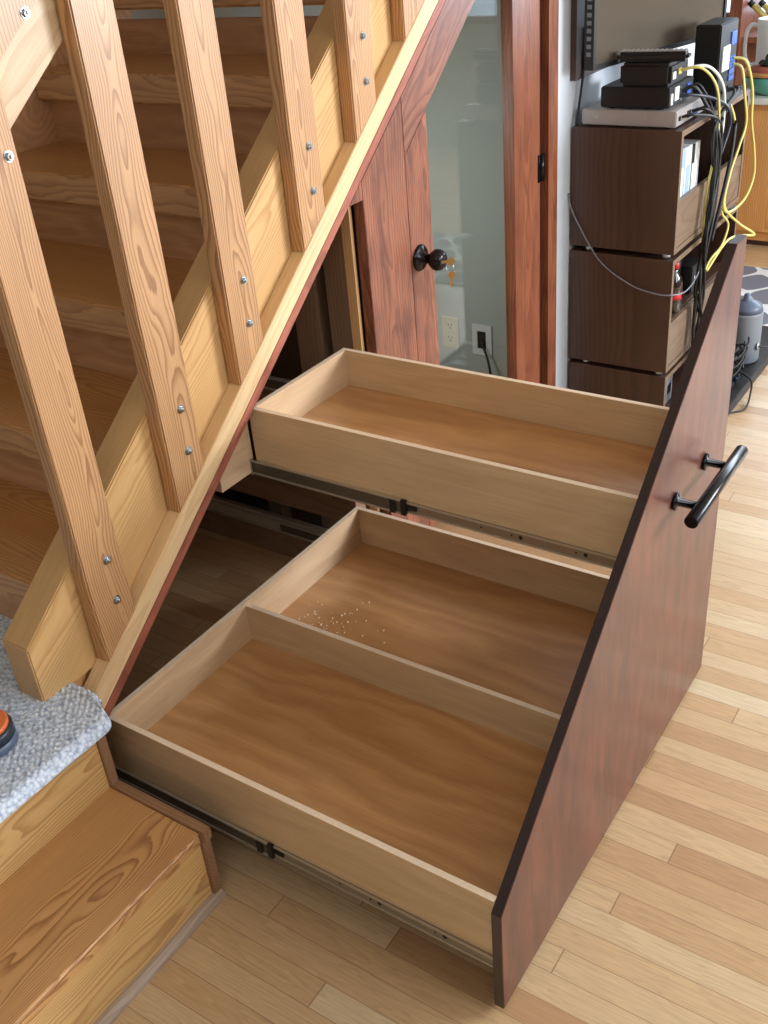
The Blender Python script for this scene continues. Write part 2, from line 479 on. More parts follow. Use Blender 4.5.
def window(name, axis, at, h0, h1, z0, z1, th):
    w = thing(name, None, None, (at, (h0 + h1) / 2, z0) if axis == 0 else ((h0 + h1) / 2, at, z0), kind='structure')
    bm = bmesh.new(); fr = 0.05
    def bb(p, q, r, s):
        if axis == 0: box(bm, at + .02, at + .08, p, q, r, s)
        else: box(bm, p, q, at + .02, at + .08, r, s)
    bb(h0, h0 + fr, z0, z1); bb(h1 - fr, h1, z0, z1); bb(h0, h1, z0, z0 + fr); bb(h0, h1, z1 - fr, z1)
    m = (h0 + h1) / 2; bb(m - .02, m + .02, z0, z1)
    obj('window_frame', bm, 'orange_trim', w)
    bm = bmesh.new()
    if axis == 0: box(bm, at + .045, at + .05, h0 + fr, h1 - fr, z0 + fr, z1 - fr)
    else: box(bm, h0 + fr, h1 - fr, at + .045, at + .05, z0 + fr, z1 - fr)
    obj('pane', bm, 'pane', w)


bm = bmesh.new()
for a in ((-3.0, -0.6, 0, 2.6), (1.4, 2.0, 0, 2.6), (4.4, 6.0, 0, 2.6), (-0.6, 1.4, 0, 1.05), (-0.6, 1.4, 2.4, 2.6), (2.0, 4.4, 0, 1.05), (2.0, 4.4, 2.4, 2.6)):
    box(bm, 3.2, 3.3, *a)
struct('wall_right', bm, 'wall')
window('added_window', 0, 3.2, -0.6, 1.4, 1.05, 2.4, 0.1)  # unseen window, added to let more light onto the tray backs
window('window_2', 0, 3.2, 2.0, 4.4, 1.05, 2.4, 0.1)
holed('wall_back', 1, 6.0, 0.1, -2.1, 3.2, 2.6, -1.72, 2.0, 0.84, 2.3, 'wall')
window('window_1', 1, 6.0, -1.72, 2.0, 0.84, 2.3, 0.1)
struct('wall_front', B(-2.1, 3.2, -3.1, -3.0, 0, 2.6), 'wall')

# wall with the television, beyond the closet door
struct('wall_closet', B(-1.03, XW, 2.153, 3.72, 0, 2.6), 'wall_white')
struct('wall_closet_end', B(-2.1, -0.96, 2.05, 2.12, 0, 2.6), 'wall_grey')
struct('partition_closet', B(-2.1, -0.9575, 1.135, 1.16, 0, 1.17), 'shaded_wall')  # raised and extended to keep closet light out of the drawer bay
struct('trim_1', B(-0.97, -0.915, 2.087, 2.153, 0, 2.6), 'orange_trim')
struct('trim_2', B(-0.99, -0.94, 2.047, 2.087, 0, 2.6), 'door_gap_shade')  # recessed strip painted dark for the gap between door and trim

# ------------------------------------------------------------------ staircase
def zA(y): return 0.476 + 0.782 * (y - 0.130)      # top front line of the rest board
def zT(y): return 0.53 + 0.775 * (y + 0.10)        # top line of the stringer


stair = thing('staircase', 'varnished pine staircase rising away above the open under-stair drawers', 'staircase', (-1.5, 0.0, 0.39))
Y1 = 2.04
obj('stringer', PR([(-0.10, 0.392), (-0.10, zT(-0.10)), (Y1, zT(Y1)), (Y1, zA(Y1) - 0.07), (0.075, 0.392)], 0, -1.04, -0.963, bev=0.003), 'pine_stringer', stair)
obj('stringer', PR([(-0.10, 0.392), (-0.10, zT(-0.10)), (Y1, zT(Y1)), (Y1, zA(Y1) - 0.07), (0.075, 0.392)], 0, -2.06, -1.99, bev=0.003), 'riser', stair)
obj('baluster_ledge', PR([(-0.07, zA(-0.07)), (Y1, zA(Y1)), (Y1, zA(Y1) - 0.06), (-0.07, zA(-0.07) - 0.06)], 0, -0.963, XW, bev=0.0015), 'ledge', stair)
obj('fascia_strip', PR([(-0.05, zA(-0.05) - 0.0605), (Y1, zA(Y1) - 0.0605), (Y1, zA(Y1) - 0.09), (-0.05, zA(-0.05) - 0.09)], 0, -0.955, XW, bev=0.001), 'red_strip', stair)
NY = [0.014, 0.240, 0.503, 0.787, 1.045, 1.31, 1.57]; NZ = [0.585 + 0.195 * k for k in range(7)]
for k in range(7):
    y, z = NY[k], NZ[k]
    bm = bmesh.new(); fs = box(bm, -1.99, -1.04, y, y + 0.345, z - 0.076, z)
    fs[2].material_index = 1
    bmesh.ops.bevel(bm, geom=[e for e in bm.edges if all(abs(v.co.y - y) < 1e-5 for v in e.verts)], offset=0.006, segments=3, affect='EDGES')
    obj('tread', bm, ['tread', 'tread_face'], stair)
    z0 = 0.39 if k == 0 else NZ[k - 1]
    obj('riser', B(-1.99, -1.04, y + 0.04, y + 0.06, z0, z - 0.076 - (0.03 if k >= 5 else 0.0)), 'riser', stair)

# guard rail: balusters bolted to ledge and to the handrail boards
rail = thing('stair_railing', 'pine stair railing of flat balusters bolted to the stringer', 'railing', (-0.945, 0.6, 0.7))
def zR(y): return 1.45 + 0.757 * (y - 0.189)
obj('rail_board', PR([(-0.4, zR(-0.4)), (Y1, zR(Y1)), (Y1, zR(Y1) + 0.12), (-0.4, zR(-0.4) + 0.12)], 0, -0.999, -0.963, bev=0.002), 'pine_rail', rail)
hr = obj('handrail', PR([(-0.4, zR(-0.4) + 0.09), (Y1, zR(Y1) + 0.09), (Y1, zR(Y1) + 0.25), (-0.4, zR(-0.4) + 0.25)], 0, -1.03, -0.9625, bev=0.003), 'pine_post', rail)


def bolt_bm(x, y, z):
    bm = bmesh.new()
    lathe(bm, [(0.0095, 0.0), (0.0095, 0.0015)], (x, y, z), 'x', 20)
    lathe(bm, [(0.0066, 0.0015), (0.0070, 0.0020), (0.0070, 0.0062), (0.0062, 0.0070)], (x, y, z), 'x', 6)
    lathe(bm, [(0.0034, 0.0065), (0.0034, 0.0095), (0.0026, 0.0102)], (x, y, z), 'x', 12)
    return bm


b0y = 0.043; bw = 0.097
zb = zA(b0y)
pts = [(b0y, zb), (b0y + bw, zb + 0.782 * bw), (b0y + bw, zb + 1.112), (b0y, zb + 1.112)]
bal = obj('baluster', PR(pts, 0, -0.9625, XW, bev=0.003), 'pine_post', rail)
for dy, dz in ((0.060, 0.222), (0.058, 0.126), (0.078, 0.995), (0.03, 1.06)):
    obj('bolt', bolt_bm(XW, b0y + dy, zb + dz), 'zinc', bal)
for y in (0.313, 0.560, 0.834, 1.076, 1.312):
    c = copy_tree(bal); d = y - b0y
    c.location = bal.location + Vector((0, d, zA(y) - zb))
obj('bolt', bolt_bm(-0.9625, 0.25, 1.596), 'zinc', hr)

# ------------------------------------------------------------------ landing with the lower steps
land = thing('landing_steps', 'two lower steps and landing of yellow pine at the foot of the stair', 'steps', (-1.2, -0.5, 0))
obj('landing_floor', B(-2.098, -0.862, -2.2, -0.078, 0.355, 0.39), 'step_tread', land)
obj('landing_floor', B(-2.098, -0.97, -0.078, 0.068, 0.355, 0.39), 'step_tread', land)
obj('riser', B(-0.882, -0.864, -2.2, -0.078, 0.195, 0.354), 'step_riser', land)
bm = bmesh.new(); fs = box(bm, -0.90, -0.612, -2.2, -0.078, 0.165, 0.195)
bmesh.ops.bevel(bm, geom=[e for e in bm.edges if all(abs(v.co.x + 0.612) < 1e-5 for v in e.verts)], offset=0.007, segments=3, affect='EDGES')
obj('tread', bm, 'step_tread', land)
obj('riser', B(-0.645, -0.622, -2.2, -0.078, 0.0, 0.164), 'step_riser', land)
bm = bmesh.new(); prism(bm, [(-1.0, 0.001), (-0.614, 0.001), (-0.614, 0.17), (-0.606, 0.17), (-0.606, 0.200), (-0.858, 0.200), (-0.858, 0.388), (-1.0, 0.388)], 1, -0.0775, -0.056, bev=0.0015)
obj('side_trim', bm, 'side_trim', land)
bm = bmesh.new()
prism(bm, [(-0.6215, 0.0005), (-0.6215, 0.018)] + [(-0.6215 + 0.018 * math.sin(a), 0.0005 + 0.018 * math.cos(a)) for a in (0.4, 0.8, 1.2, PI / 2)], 1, -2.2, -0.06)
obj('shoe_moulding', bm, 'shoe', land)

# carpet on the landing
nx, ny = 150, 200
bm = bmesh.new(); x0, x1 = -1.9, -0.800; rows = []
random.seed(3)
def smooth(t): t = max(0, min(1, t)); return t * t * (3 - 2 * t)
for j in range(ny + 1):
    row = []
    for i in range(nx + 1):
        u = i / nx; v = j / ny
        u = u ** 0.6
        y = -1.1 + (1.1 - 0.030 + 0.0) * (v ** 0.6)
        xe = -0.808 - 0.07 * smooth((y + 0.085) / 0.055) ** 2
        x = x0 + (xe - x0) * u
        z = 0.400
        # loops
        z += 0.0035 * (math.sin(x * 2 * PI / 0.017 + 1.5 * math.sin(y * 40)) * math.sin(y * 2 * PI / 0.015 + x * 60)) + random.uniform(-0.0012, 0.0012)
        e = (xe - x)
        if e < 0.02: z -= 0.020 * (1 - e / 0.02) ** 2
        row.append(bm.verts.new((x, y, z)))
    rows.append(row)
for j in range(ny):
    for i in range(nx):
        bm.faces.new([rows[j][i], rows[j][i + 1], rows[j + 1][i + 1], rows[j + 1][i]]).smooth = True
# skirt
border = rows[0] + [r[-1] for r in rows[1:]] + rows[-1][-2::-1]
low = [bm.verts.new((v.co.x - 0.004 * (k > nx and k < nx + ny), v.co.y, 0.391 if v.co.x < -0.86 else 0.372)) for k, v in enumerate(border)]
for k in range(len(border) - 1):
    bm.faces.new([border[k], low[k], low[k + 1], border[k + 1]]).smooth = True
cp = obj('stair_carpet', bm, 'carpet'); tag(cp, 'pale blue looped carpet covering the landing below the stringer', 'carpet')
bm = B(-1.9, -1.042, -0.029, 0.066, 0.3905, 0.400); o = obj('carpet_strip', bm, 'carpet', cp)

# tin with orange lid on the landing
can = thing('tin_can', 'round dark navy can with orange lid standing on the blue carpet', 'can', (-0.958, -0.232, 0.402))
bm = bmesh.new(); lathe(bm, [(0.047, 0.0), (0.050, 0.003), (0.050, 0.022)], (-0.958, -0.232, 0.402)); obj('base_band', bm, 'slate', can)
bm = bmesh.new(); lathe(bm, [(0.0495, 0.0225), (0.0495, 0.040), (0.045, 0.044)], (-0.958, -0.232, 0.402)); obj('body', bm, 'navy', can)
bm = bmesh.new(); lathe(bm, [(0.044, 0.0445), (0.044, 0.052), (0.041, 0.054)], (-0.958, -0.232, 0.402)); obj('lid', bm, 'orange', can)

# ------------------------------------------------------------------ framing behind the drawers
fr = thing('drawer_bay_framing', 'rough timber framing with rails inside the dark space behind the drawers', 'framing', (-1.3, 0.8, 0))
obj('slide_block', PR([(0.476, 0.577), (0.580, 0.577), (0.580, 0.6105), (0.5932, 0.6105), (0.5932, 0.785), (0.476, 0.69)], 0, -1.9, -0.957), 'ply_y', fr)
obj('stud', B(-1.19, -1.11, 1.085, 1.13, 0, 1.13), 'old_stud', fr)
obj('stud', B(-1.072, -0.998, 1.085, 1.13, 0, 1.13), 'old_stud', fr)
obj('stud', B(-1.40, -1.35, 1.085, 1.13, 0, 1.13), 'old_stud', fr)
obj('beam', B(-2.0, -0.975, 0.985, 1.03, 0.0, 0.09), 'old_beam', fr)
obj('beam', B(-2.0, -0.975, 0.985, 1.03, 0.19, 0.27), 'old_beam', fr)
obj('beam', B(-2.0, -0.975, 0.985, 1.03, 0.50, 0.57), 'old_beam', fr)
bm = bmesh.new(); box(bm, -1.95, -0.96, 0.968, 0.972, 0.10, 0.15); box(bm, -1.95, -0.96, 0.972, 0.984, 0.146, 0.15); box(bm, -1.95, -0.96, 0.972, 0.984, 0.10, 0.104)
for k in range(5): box(bm, -1.9 + k * .2, -1.87 + k * .2, 0.966, 0.968, 0.118, 0.132)
obj('slide_rail', bm, 'steel', fr)
bm = bmesh.new()
prism(bm, [(1.062, 0.0), (1.073, 0.0), (1.073, 1.088), (1.02, 1.088), (1.01, 1.077), (1.062, 1.077)], 0, -0.985, -0.958)
obj('jamb_frame', bm, 'raw', fr)

# ------------------------------------------------------------------ red stained face frame and the closet door
ff = thing('face_frame', 'reddish brown stained post and head piece beside the closet door', 'trim', (-0.94, 1.18, 0))
ff['kind'] = 'structure'; ff.name = 'trim_3'; del ff['category']
def zS(y): return zA(y) - 0.0905
def zL(y): return 1.144 + 0.80 * (y - 1.279)
obj('post', PR([(1.081, 0.0), (1.2755, 0.0), (1.2755, zS(1.2755)), (1.081, zS(1.081))], 0, -0.9565, XW, bev=0.0015), 'red_post', ff)
obj('head_piece', PR([(1.022, 1.083), (1.0805, 1.083), (1.0805, zS(1.0805))], 0, -0.9565, XW, bev=0.0008), 'red_post', ff)

door = thing('door_1', 'low red stained closet door with glass pane under the stair', None, (-0.94, 1.6, 0), kind='structure')
obj('stile', PR([(1.2765, 0.02), (1.388, 0.02), (1.388, zL(1.388)), (1.2765, zL(1.2765))], 0, -0.957, XW, bev=0.0012), 'red_post', door)
obj('stile', PR([(1.872, 0.02), (2.045, 0.02), (2.045, zL(2.045)), (1.872, zL(1.872))], 0, -0.962, XW, bev=0.0012), 'orange_trim', door)
obj('top_rail', PR([(1.2765, zL(1.2765) + .0008), (2.045, zL(2.045) + .0008), (2.045, zS(2.045)), (1.2765, zS(1.2765))], 0, -0.957, XW, bev=0.0012), 'red_diag', door)
obj('bottom_rail', B(-0.957, XW, 1.389, 1.871, 0.02, 0.2), 'red_post', door)
obj('glass', PR([(1.384, 0.2), (1.876, 0.2), (1.876, zL(1.876)), (1.384, zL(1.384))], 0, -0.953, -0.949), 'glass', door)
bm = bmesh.new()
lathe(bm, [(0.007, 0), (0.007, 0.016)], (0, 0, 0), 'z', 12)
for v in bm.verts: v.co += Vector((XW + 0.004, 2.052, 0.0)) + Vector((0, 0, 0.89 + v.co.z * 5.0 - v.co.z))
box(bm, XW, XW + 0.003, 2.03, 2.075, 0.889, 0.972)
obj('hinge', bm, 'black_satin', door)
kn = bmesh.new()
K = (XW, 1.318, 0.868)
lathe(kn, [(0.036, 0), (0.036, 0.003), (0.031, 0.008), (0.015, 0.011), (0.0125, 0.02), (0.013, 0.032), (0.021, 0.038), (0.0275, 0.047), (0.029, 0.056), (0.0265, 0.066), (0.019, 0.074), (0.014, 0.076)], K, 'x', 36)
ko = obj('knob', kn, 'bronze', door)
kk = thing('door_keys', 'brass key ring with two keys hanging from the black door knob', 'keys', (XW + 0.085, 1.318, 0.86))
def key_bm(cx, cy, cz, tilt, plane='y'):
    bm = bmesh.new(); n = 16
    out = [(0.0105 * math.sin(2 * PI * k / n), 0.010 * math.cos(2 * PI * k / n)) for k in range(n)]
    prism(bm, out, 1, -0.001, 0.001)
    prism(bm, [(-0.0035, -0.009), (0.0035, -0.009), (0.0035, -0.016), (0.0025, -0.018), (0.004, -0.021), (0.0022, -0.024), (0.0038, -0.027), (0.002, -0.03), (0.0, -0.034), (-0.0035, -0.031)], 1, -0.001, 0.001)
    bmesh.ops.rotate(bm, verts=bm.verts, cent=(0, 0, 0), matrix=Matrix.Rotation(tilt, 3, 'Y'))
    bmesh.ops.rotate(bm, verts=bm.verts, cent=(0, 0, 0), matrix=Matrix.Rotation(0.6, 3, 'Z'))
    for v in bm.verts: v.co += Vector((cx, cy, cz))
    return bm
bm = key_bm(XW + 0.096, 1.318, 0.868, PI / 2); obj('key', bm, 'brass', kk)
bm = key_bm(XW + 0.097, 1.318, 0.832, 0.12); obj('key', bm, 'brass', kk)
bm = bmesh.new(); tube(bm, [(XW + 0.092 + 0.011 * math.cos(a), 1.318 + 0.003 * math.sin(a), 0.852 + 0.012 * math.sin(a)) for a in [k * PI / 6 for k in range(13)]], 0.001, 6, 3)
obj('key_ring', bm, 'zinc', kk)

# outlets on the closet end wall
ot = thing('wall_outlet', 'ivory duplex wall outlet on the grey wall behind the glass', 'outlet', (-1.28, 2.05, 0.33))
obj('cover_plate', B(-1.316, -1.246, 2.044, 2.0495, 0.272, 0.388, bev=0.002), 'ivory', ot)
for dz in (0.0, 0.048):
    bm = bmesh.new(); z = 0.306 + dz
    prism(bm, [(-1.281 + 0.017 * max(-0.85, min(0.85, 1.1 * math.cos(a))), z + 0.0165 * math.sin(a)) for a in [2 * PI * k / 20 for k in range(20)]], 1, 2.0425, 2.044)
    o = obj('receptacle', bm, 'ivory', ot)
    bm = bmesh.new()
    box(bm, -1.2885, -1.2865, 2.042, 2.0426, z, z + 0.009); box(bm, -1.2755, -1.2735, 2.042, 2.0426, z, z + 0.009)
    lathe(bm, [(0.0025, 0), (0.0025, 0.0006)], (-1.281, 2.042, z - 0.007), 'y', 10)
    obj('slot', bm, 'black', o)
cpz = thing('cable_plate', 'white recessed cable wall plate beside the ivory outlet', 'wall plate', (-1.152, 2.05, 0.315))
bm = bmesh.new()
for a in ((-1.190, -1.170, 0.262, 0.376), (-1.135, -1.113, 0.262, 0.376), (-1.170, -1.135, 0.262, 0.285), (-1.170, -1.135, 0.352, 0.376)):
    box(bm, a[0], a[1], 2.043, 2.0495, a[2], a[3])
obj('cover_plate', bm, 'white_plastic', cpz)
obj('recess', B(-1.170, -1.135, 2.047, 2.0495, 0.285, 0.352), 'black', cpz)
bm = bmesh.new(); tube(bm, [(-1.150, 2.043, 0.318), (-1.142, 2.03, 0.305), (-1.12, 2.02, 0.27), (-1.10, 2.005, 0.22), (-1.08, 1.99, 0.14), (-1.07, 1.97, 0.05), (-1.06, 1.9, 0.012)], 0.0045)
tag(obj('black_cable', bm, 'black'), 'black cord dropping out of the white wall plate behind the glass', 'cable')

# ------------------------------------------------------------------ the big pull-out drawer unit
H0, SP, YS, WP = 0.263, 0.840, 0.990, 1.050
dr = thing('under_stair_drawer', 'pulled-out triangular drawer unit with two birch trays and dark red front', 'drawer', (-0.48, 0.5, 0.012))
bm = bmesh.new()
prof = [(0, 0.012), (WP, 0.012), (WP, H0 + SP * YS), (YS, H0 + SP * YS), (0, H0)]
fs = prism(bm, prof, 0, -0.019, 0.0)
for f_ in fs:
    if len(f_.verts) == 4: f_.material_index = 1
bmesh.ops.bevel(bm, geom=[e for e in bm.edges if all(abs(v.co.x) < 1e-6 for v in e.verts)], offset=0.0012, segments=2, affect='EDGES')
fp = obj('front_panel', bm, ['panel', 'panel_edge'], dr); fp['label'] = 'red-brown stained plywood front with near-black edges'


def tray(y0, y1, zb, zf, zt, div=None):
    x0, x1, t = -0.948, -0.0195, 0.0125
    d = bpy.data.objects.new('drawer_box', None); COL.objects.link(d); d.parent = dr; d.location = Vector((x0, y0, zb)) - wpos(dr)
    obj('side_board', B(x0, x1, y0, y0 + t, zb, zt, top=1), ['ply_x', 'ply_edge'], d)
    obj('side_board', B(x0, x1, y1 - t, y1, zb, zt, top=1), ['ply_x', 'ply_edge'], d)
    obj('back_board', B(x0, x0 + t, y0 + t, y1 - t, zb, zt, top=1), ['ply_y', 'ply_edge'], d)
    obj('bottom_panel', B(x0 + t, x1, y0 + t, y1 - t, zf - 0.009, zf), 'ply_bottom', d)
    if div: obj('divider', B(x0 + t, x1, div, div + 0.0125, zf, div_top, top=1), ['ply_x', 'ply_edge'], d)
    return d


div_top = 0.272
lo = tray(0.0107, 0.9555, 0.100, 0.172, 0.280, 0.462)
up = tray(0.5942, 0.9725, 0.572, 0.645, 0.740)
# sawdust left in the rear half of the lower tray
random.seed(11); bm = bmesh.new()
for k in range(70):
    x = -0.80 + random.gauss(0, 0.05); y = 0.60 + random.gauss(0, 0.05); s = random.uniform(0.001, 0.0028)
    box(bm, x, x + s, y, y + s * 1.4, 0.172, 0.172 + s)
tag(obj('sawdust', bm, 'ply_edge'), 'pale sawdust crumbs on the bottom of the lower tray', 'sawdust', kind='stuff')


def slide(y, s, z0, z1, joint, par):
    """telescoping ball-bearing slide on the outside of a tray; s = -1 for the near side"""
    sl = bpy.data.objects.new('drawer_slide', None); COL.objects.link(sl); sl.parent = dr; sl.location = Vector((-0.5, y, z0)) - wpos(dr)
    def Y(a, b): p, q = y + s * a, y + s * b; return (min(p, q), max(p, q))
    bm = bmesh.new(); h = z1 - z0
    box(bm, -0.93, -0.022, *Y(0.0, 0.003), z0 + 0.006, z1 - 0.006)
    box(bm, -0.93, -0.022, *Y(0.003, 0.006), z1 - 0.010, z1 - 0.006, mi=1); box(bm, -0.93, -0.022, *Y(0.003, 0.006), z0 + 0.006, z0 + 0.010, mi=1)
    obj('inner_rail', bm, ['steel_shaded', 'steel'], sl)
    for xx, rr in ((-0.12, 0.0045), (-0.26, 0.0045), (-0.14, 0.0022), (-0.28, 0.0022), (-0.35, 0.0022)):
        bm = bmesh.new(); lathe(bm, [(rr, 0), (rr, 0.0006)], (xx, y + s * 0.0036, (z0 + z1) / 2), 'y', 12); obj('screw', bm, 'black', sl)
    bm = bmesh.new()
    box(bm, -1.25, joint, *Y(0.0065, 0.0085), z0 + 0.004, z1 - 0.004, mi=1)
    box(bm, -1.25, joint, *Y(0.004, 0.0095), z1 - 0.006, z1 - 0.003); box(bm, -1.25, joint, *Y(0.004, 0.0115), z0 + 0.002, z0 + 0.006)
    obj('middle_rail', bm, ['steel', 'steel_web_shaded'], sl)
    bm = bmesh.new()
    box(bm, joint - 0.006, joint + 0.006, *Y(0.0035, 0.0125), z0 + 0.002, z1 - 0.001); box(bm, joint + 0.006, joint + 0.03, *Y(0.0035, 0.008), z0 + 0.016, z1 - 0.014)
    box(bm, joint - 0.035, joint - 0.02, *Y(0.0035, 0.012), z0 + 0.002, z1 - 0.006)
    obj('stop', bm, 'black', sl)
    bm = bmesh.new()
    box(bm, -1.9, -0.955, *Y(0.0118, 0.0127), z0, z1); box(bm, -1.9, -0.955, *Y(0.004, 0.0118), z1 - 0.002, z1); box(bm, -1.9, -0.955, *Y(0.004, 0.0118), z0, z0 + 0.0015)
    obj('outer_rail', bm, 'steel', sl)


slide(0.0107, -1, 0.103, 0.141, -0.515, lo)
slide(0.5942, -1, 0.570, 0.609, -0.535, up)
slide(0.9725, 1, 0.570, 0.609, -0.535, up)
slide(0.9555, 1, 0.103, 0.141, -0.515, lo)

# bar handle
hn = bmesh.new(); hx = 0.054
lathe(hn, [(0.0125, 0.670), (0.0135, 0.6712), (0.0135, 0.980), (0.0125, 0.9812)], (hx, 0, 0.668), 'y', 36)
ho = obj('handle', hn, 'black_satin', dr); ho['label'] = 'matte black tubular bar handle'
for y in (0.731, 0.905):
    bm = bmesh.new(); lathe(bm, [(0.0175, 0.0), (0.0185, 0.002), (0.0185, 0.006), (0.0165, 0.0075), (0.0082, 0.008), (0.0082, hx - 0.008)], (0.0004, y, 0.668), 'x', 28)
    obj('handle_post', bm, 'black_satin', ho)

# ------------------------------------------------------------------ walnut media cabinet, three stacked units
CX0, CX1, CY0, CY1 = -0.915, -0.553, 2.267, 2.960
def unit(z0, z1, label, loc, zfb=None):
    c = thing('stacked_cabinet', label, 'cabinet', (loc[0], loc[1], z0), 'walnut cabinet boxes under the television')
    t = 0.018
    bm = bmesh.new()
    box(bm, CX0, CX1, CY0, CY0 + t, z0, z1); box(bm, CX0, CX1, CY1 - t, CY1, z0, z1)
    box(bm, CX0, CX1, CY0 + t, CY1 - t, z0, z0 + t); box(bm, CX0, CX1, CY0 + t, CY1 - t, z1 - t, z1)
    box(bm, CX0, CX0 + 0.008, CY0 + t, CY1 - t, z0 + t, z1 - t)
    obj('carcass', bm, 'walnut', c)
    bm = bmesh.new()
    for a in ((CY0, CY0 + t, z0, z1), (CY1 - t, CY1, z0, z1), (CY0 + t, CY1 - t, z0, z0 + t), (CY0 + t, CY1 - t, z1 - t, z1)):
        box(bm, CX1, CX1 + 0.0015, *a)
    obj('edge_band', bm, 'taupe', c)
    if zfb:
        for a, b in ((CY0 + t, 2.523), (2.527, CY1 - t)):
            obj('drawer_front', B(CX1 - 0.016, CX1 - 0.001, a, b, z0 + t + .001, zfb), 'taupe', c)
    return c


c1 = unit(0.622, 1.010, 'top walnut cabinet box, with binders showing in its open front', (-0.73, 2.6), 0.790)
c2 = unit(0.203, 0.603, 'middle walnut cabinet box, with a red-capped bottle in its open front', (-0.73, 2.6), 0.377)
c3 = unit(0.012, 0.187, 'lowest, shortest walnut cabinet box of the stack, near the floor', (-0.73, 2.6))
for c, z in ((c1, 0.6035), (c2, 0.1875), (c3, 0.0005)):
    h = 0.018 if c is not c3 else 0.011
    for x in (CX0 + .06, CX1 - .03):
        for y in (CY0 + .02, CY1 - .03):
            bm = bmesh.new(); lathe(bm, [(0.014, 0), (0.014, h * .8), (0.012, h)], (x, y, z), 'z', 16); obj('foot', bm, 'zinc', c)


def books(specs, z, cat='binder'):
    y = CY0 + 0.022
    for (name, w, h, mats, label) in specs:
        t = thing(name, label, cat, (-0.68, y + w / 2, z))
        obj('cover', B(-0.80, -0.571, y + .0005, y + w - .0005, z, z + h, bev=0.001), mats[0], t)
        obj('spine_label', B(-0.5707, -0.570, y + w * .2, y + w * .8, z + h * .15, z + h * .8), mats[1], t)
        y += w
books([('ring_binder', 0.085, 0.300, ('binder_blue', 'label_white'), 'pale blue ring binder nearest the side panel in the top cabinet'),
       ('ring_binder', 0.060, 0.296, ('white_plastic', 'binder_blue'), 'white ring binder between blue and black ones in the top cabinet'),
       ('ring_binder', 0.030, 0.290, ('black', 'label_white'), 'thin black ring binder right of the white one'),
       ('ring_binder', 0.048, 0.292, ('white_plastic', 'label_white'), 'white binder farthest from the side panel, right of the black binder')], 0.6405)
o = obj('paper_pad', B(-0.70, -0.58, CY0 + .03, CY0 + .09, 0.9412, 0.962), ['pink'])
tag(o, 'small pink pad lying on top of the blue binder', 'pad')

def bottle(x, y, z, s, label):
    b = thing('soda_bottle', label, 'bottle', (x, y, z))
    bm = bmesh.new(); lathe(bm, [(0.026 * s, 0), (0.031 * s, 0.006), (0.031 * s, 0.05), (0.028 * s, 0.06), (0.031 * s, 0.075), (0.031 * s, 0.10), (0.024 * s, 0.125), (0.0125 * s, 0.145), (0.012 * s, 0.155)], (x, y, z), 'z', 24); obj('body', bm, 'cola', b)
    bm = bmesh.new(); lathe(bm, [(0.0316 * s, 0.05), (0.0292 * s, 0.06), (0.0318 * s, 0.074)], (x, y, z), 'z', 24); obj('label_band', bm, 'red', b)
    bm = bmesh.new(); lathe(bm, [(0.0155 * s, 0.1555), (0.0155 * s, 0.174), (0.013 * s, 0.176)], (x, y, z), 'z', 20); obj('cap', bm, 'red', b)
o = obj('shelf_board', B(CX0 + .01, CX1 - .02, CY0 + .019, CY1 - .019, 0.372, 0.384), 'walnut', c2)
bottle(-0.585, 2.385, 0.3845, 0.98, 'red-capped soda bottle in the open middle cabinet')
# black adapters in the middle and low cabinets
for i, (x, y, z, w, d, h, lb, mt) in enumerate([(-0.64, 2.50, 0.3845, .05, .09, .14, 'black power adapter beside the red-capped bottle', 'black'),
                                       (-0.61, 2.62, 0.3845, .06, .12, .10, 'black box in the middle cabinet behind the cable bundle', 'black'),
                                       (-0.60, 2.33, 0.0305, .04, .05, .07, 'small white adapter in the lowest cabinet', 'white_plastic'),
                                       (-0.61, 2.40, 0.0305, .06, .07, .12, 'dark grey box in the lowest cabinet', 'grey_plastic')]):
    t = thing('power_adapter', lb, 'adapter', (x, y, z))
    obj('casing', B(x - w / 2, x + w / 2, y - d / 2, y + d / 2, z, z + h, bev=0.004), mt, t)
    obj('socket', B(x + w / 2, x + w / 2 + .001, y - d / 4, y + d / 4, z + h * .3, z + h * .6), 'label_white' if mt == 'black' else 'black', t)

# ------------------------------------------------------------------ electronics on the cabinet
def device(name, label, cat, x0, x1, y0, y1, z0, z1, mat, ports, feet=True, bev=0.003):
    t = thing(name, label, cat, ((x0 + x1) / 2, (y0 + y1) / 2, z0))
    f = 0.005 if feet else 0.0
    obj('casing', B(x0, x1, y0, y1, z0 + f, z1, bev=bev), mat, t)
    if feet:
        for x in (x0 + .03, x1 - .03):
            for y in (y0 + .02, y1 - .02):
                bm = bmesh.new(); lathe(bm, [(0.010, 0), (0.010, f + .0005)], (x, y, z0), 'z', 14); obj('foot', bm, 'black', t)
    for (a, b, c, d, m) in ports:
        obj('port', B(x1, x1 + 0.004, y0 + a * (y1 - y0), y0 + b * (y1 - y0), z0 + c * (z1 - z0), z0 + d * (z1 - z0)), m, t)
    return t


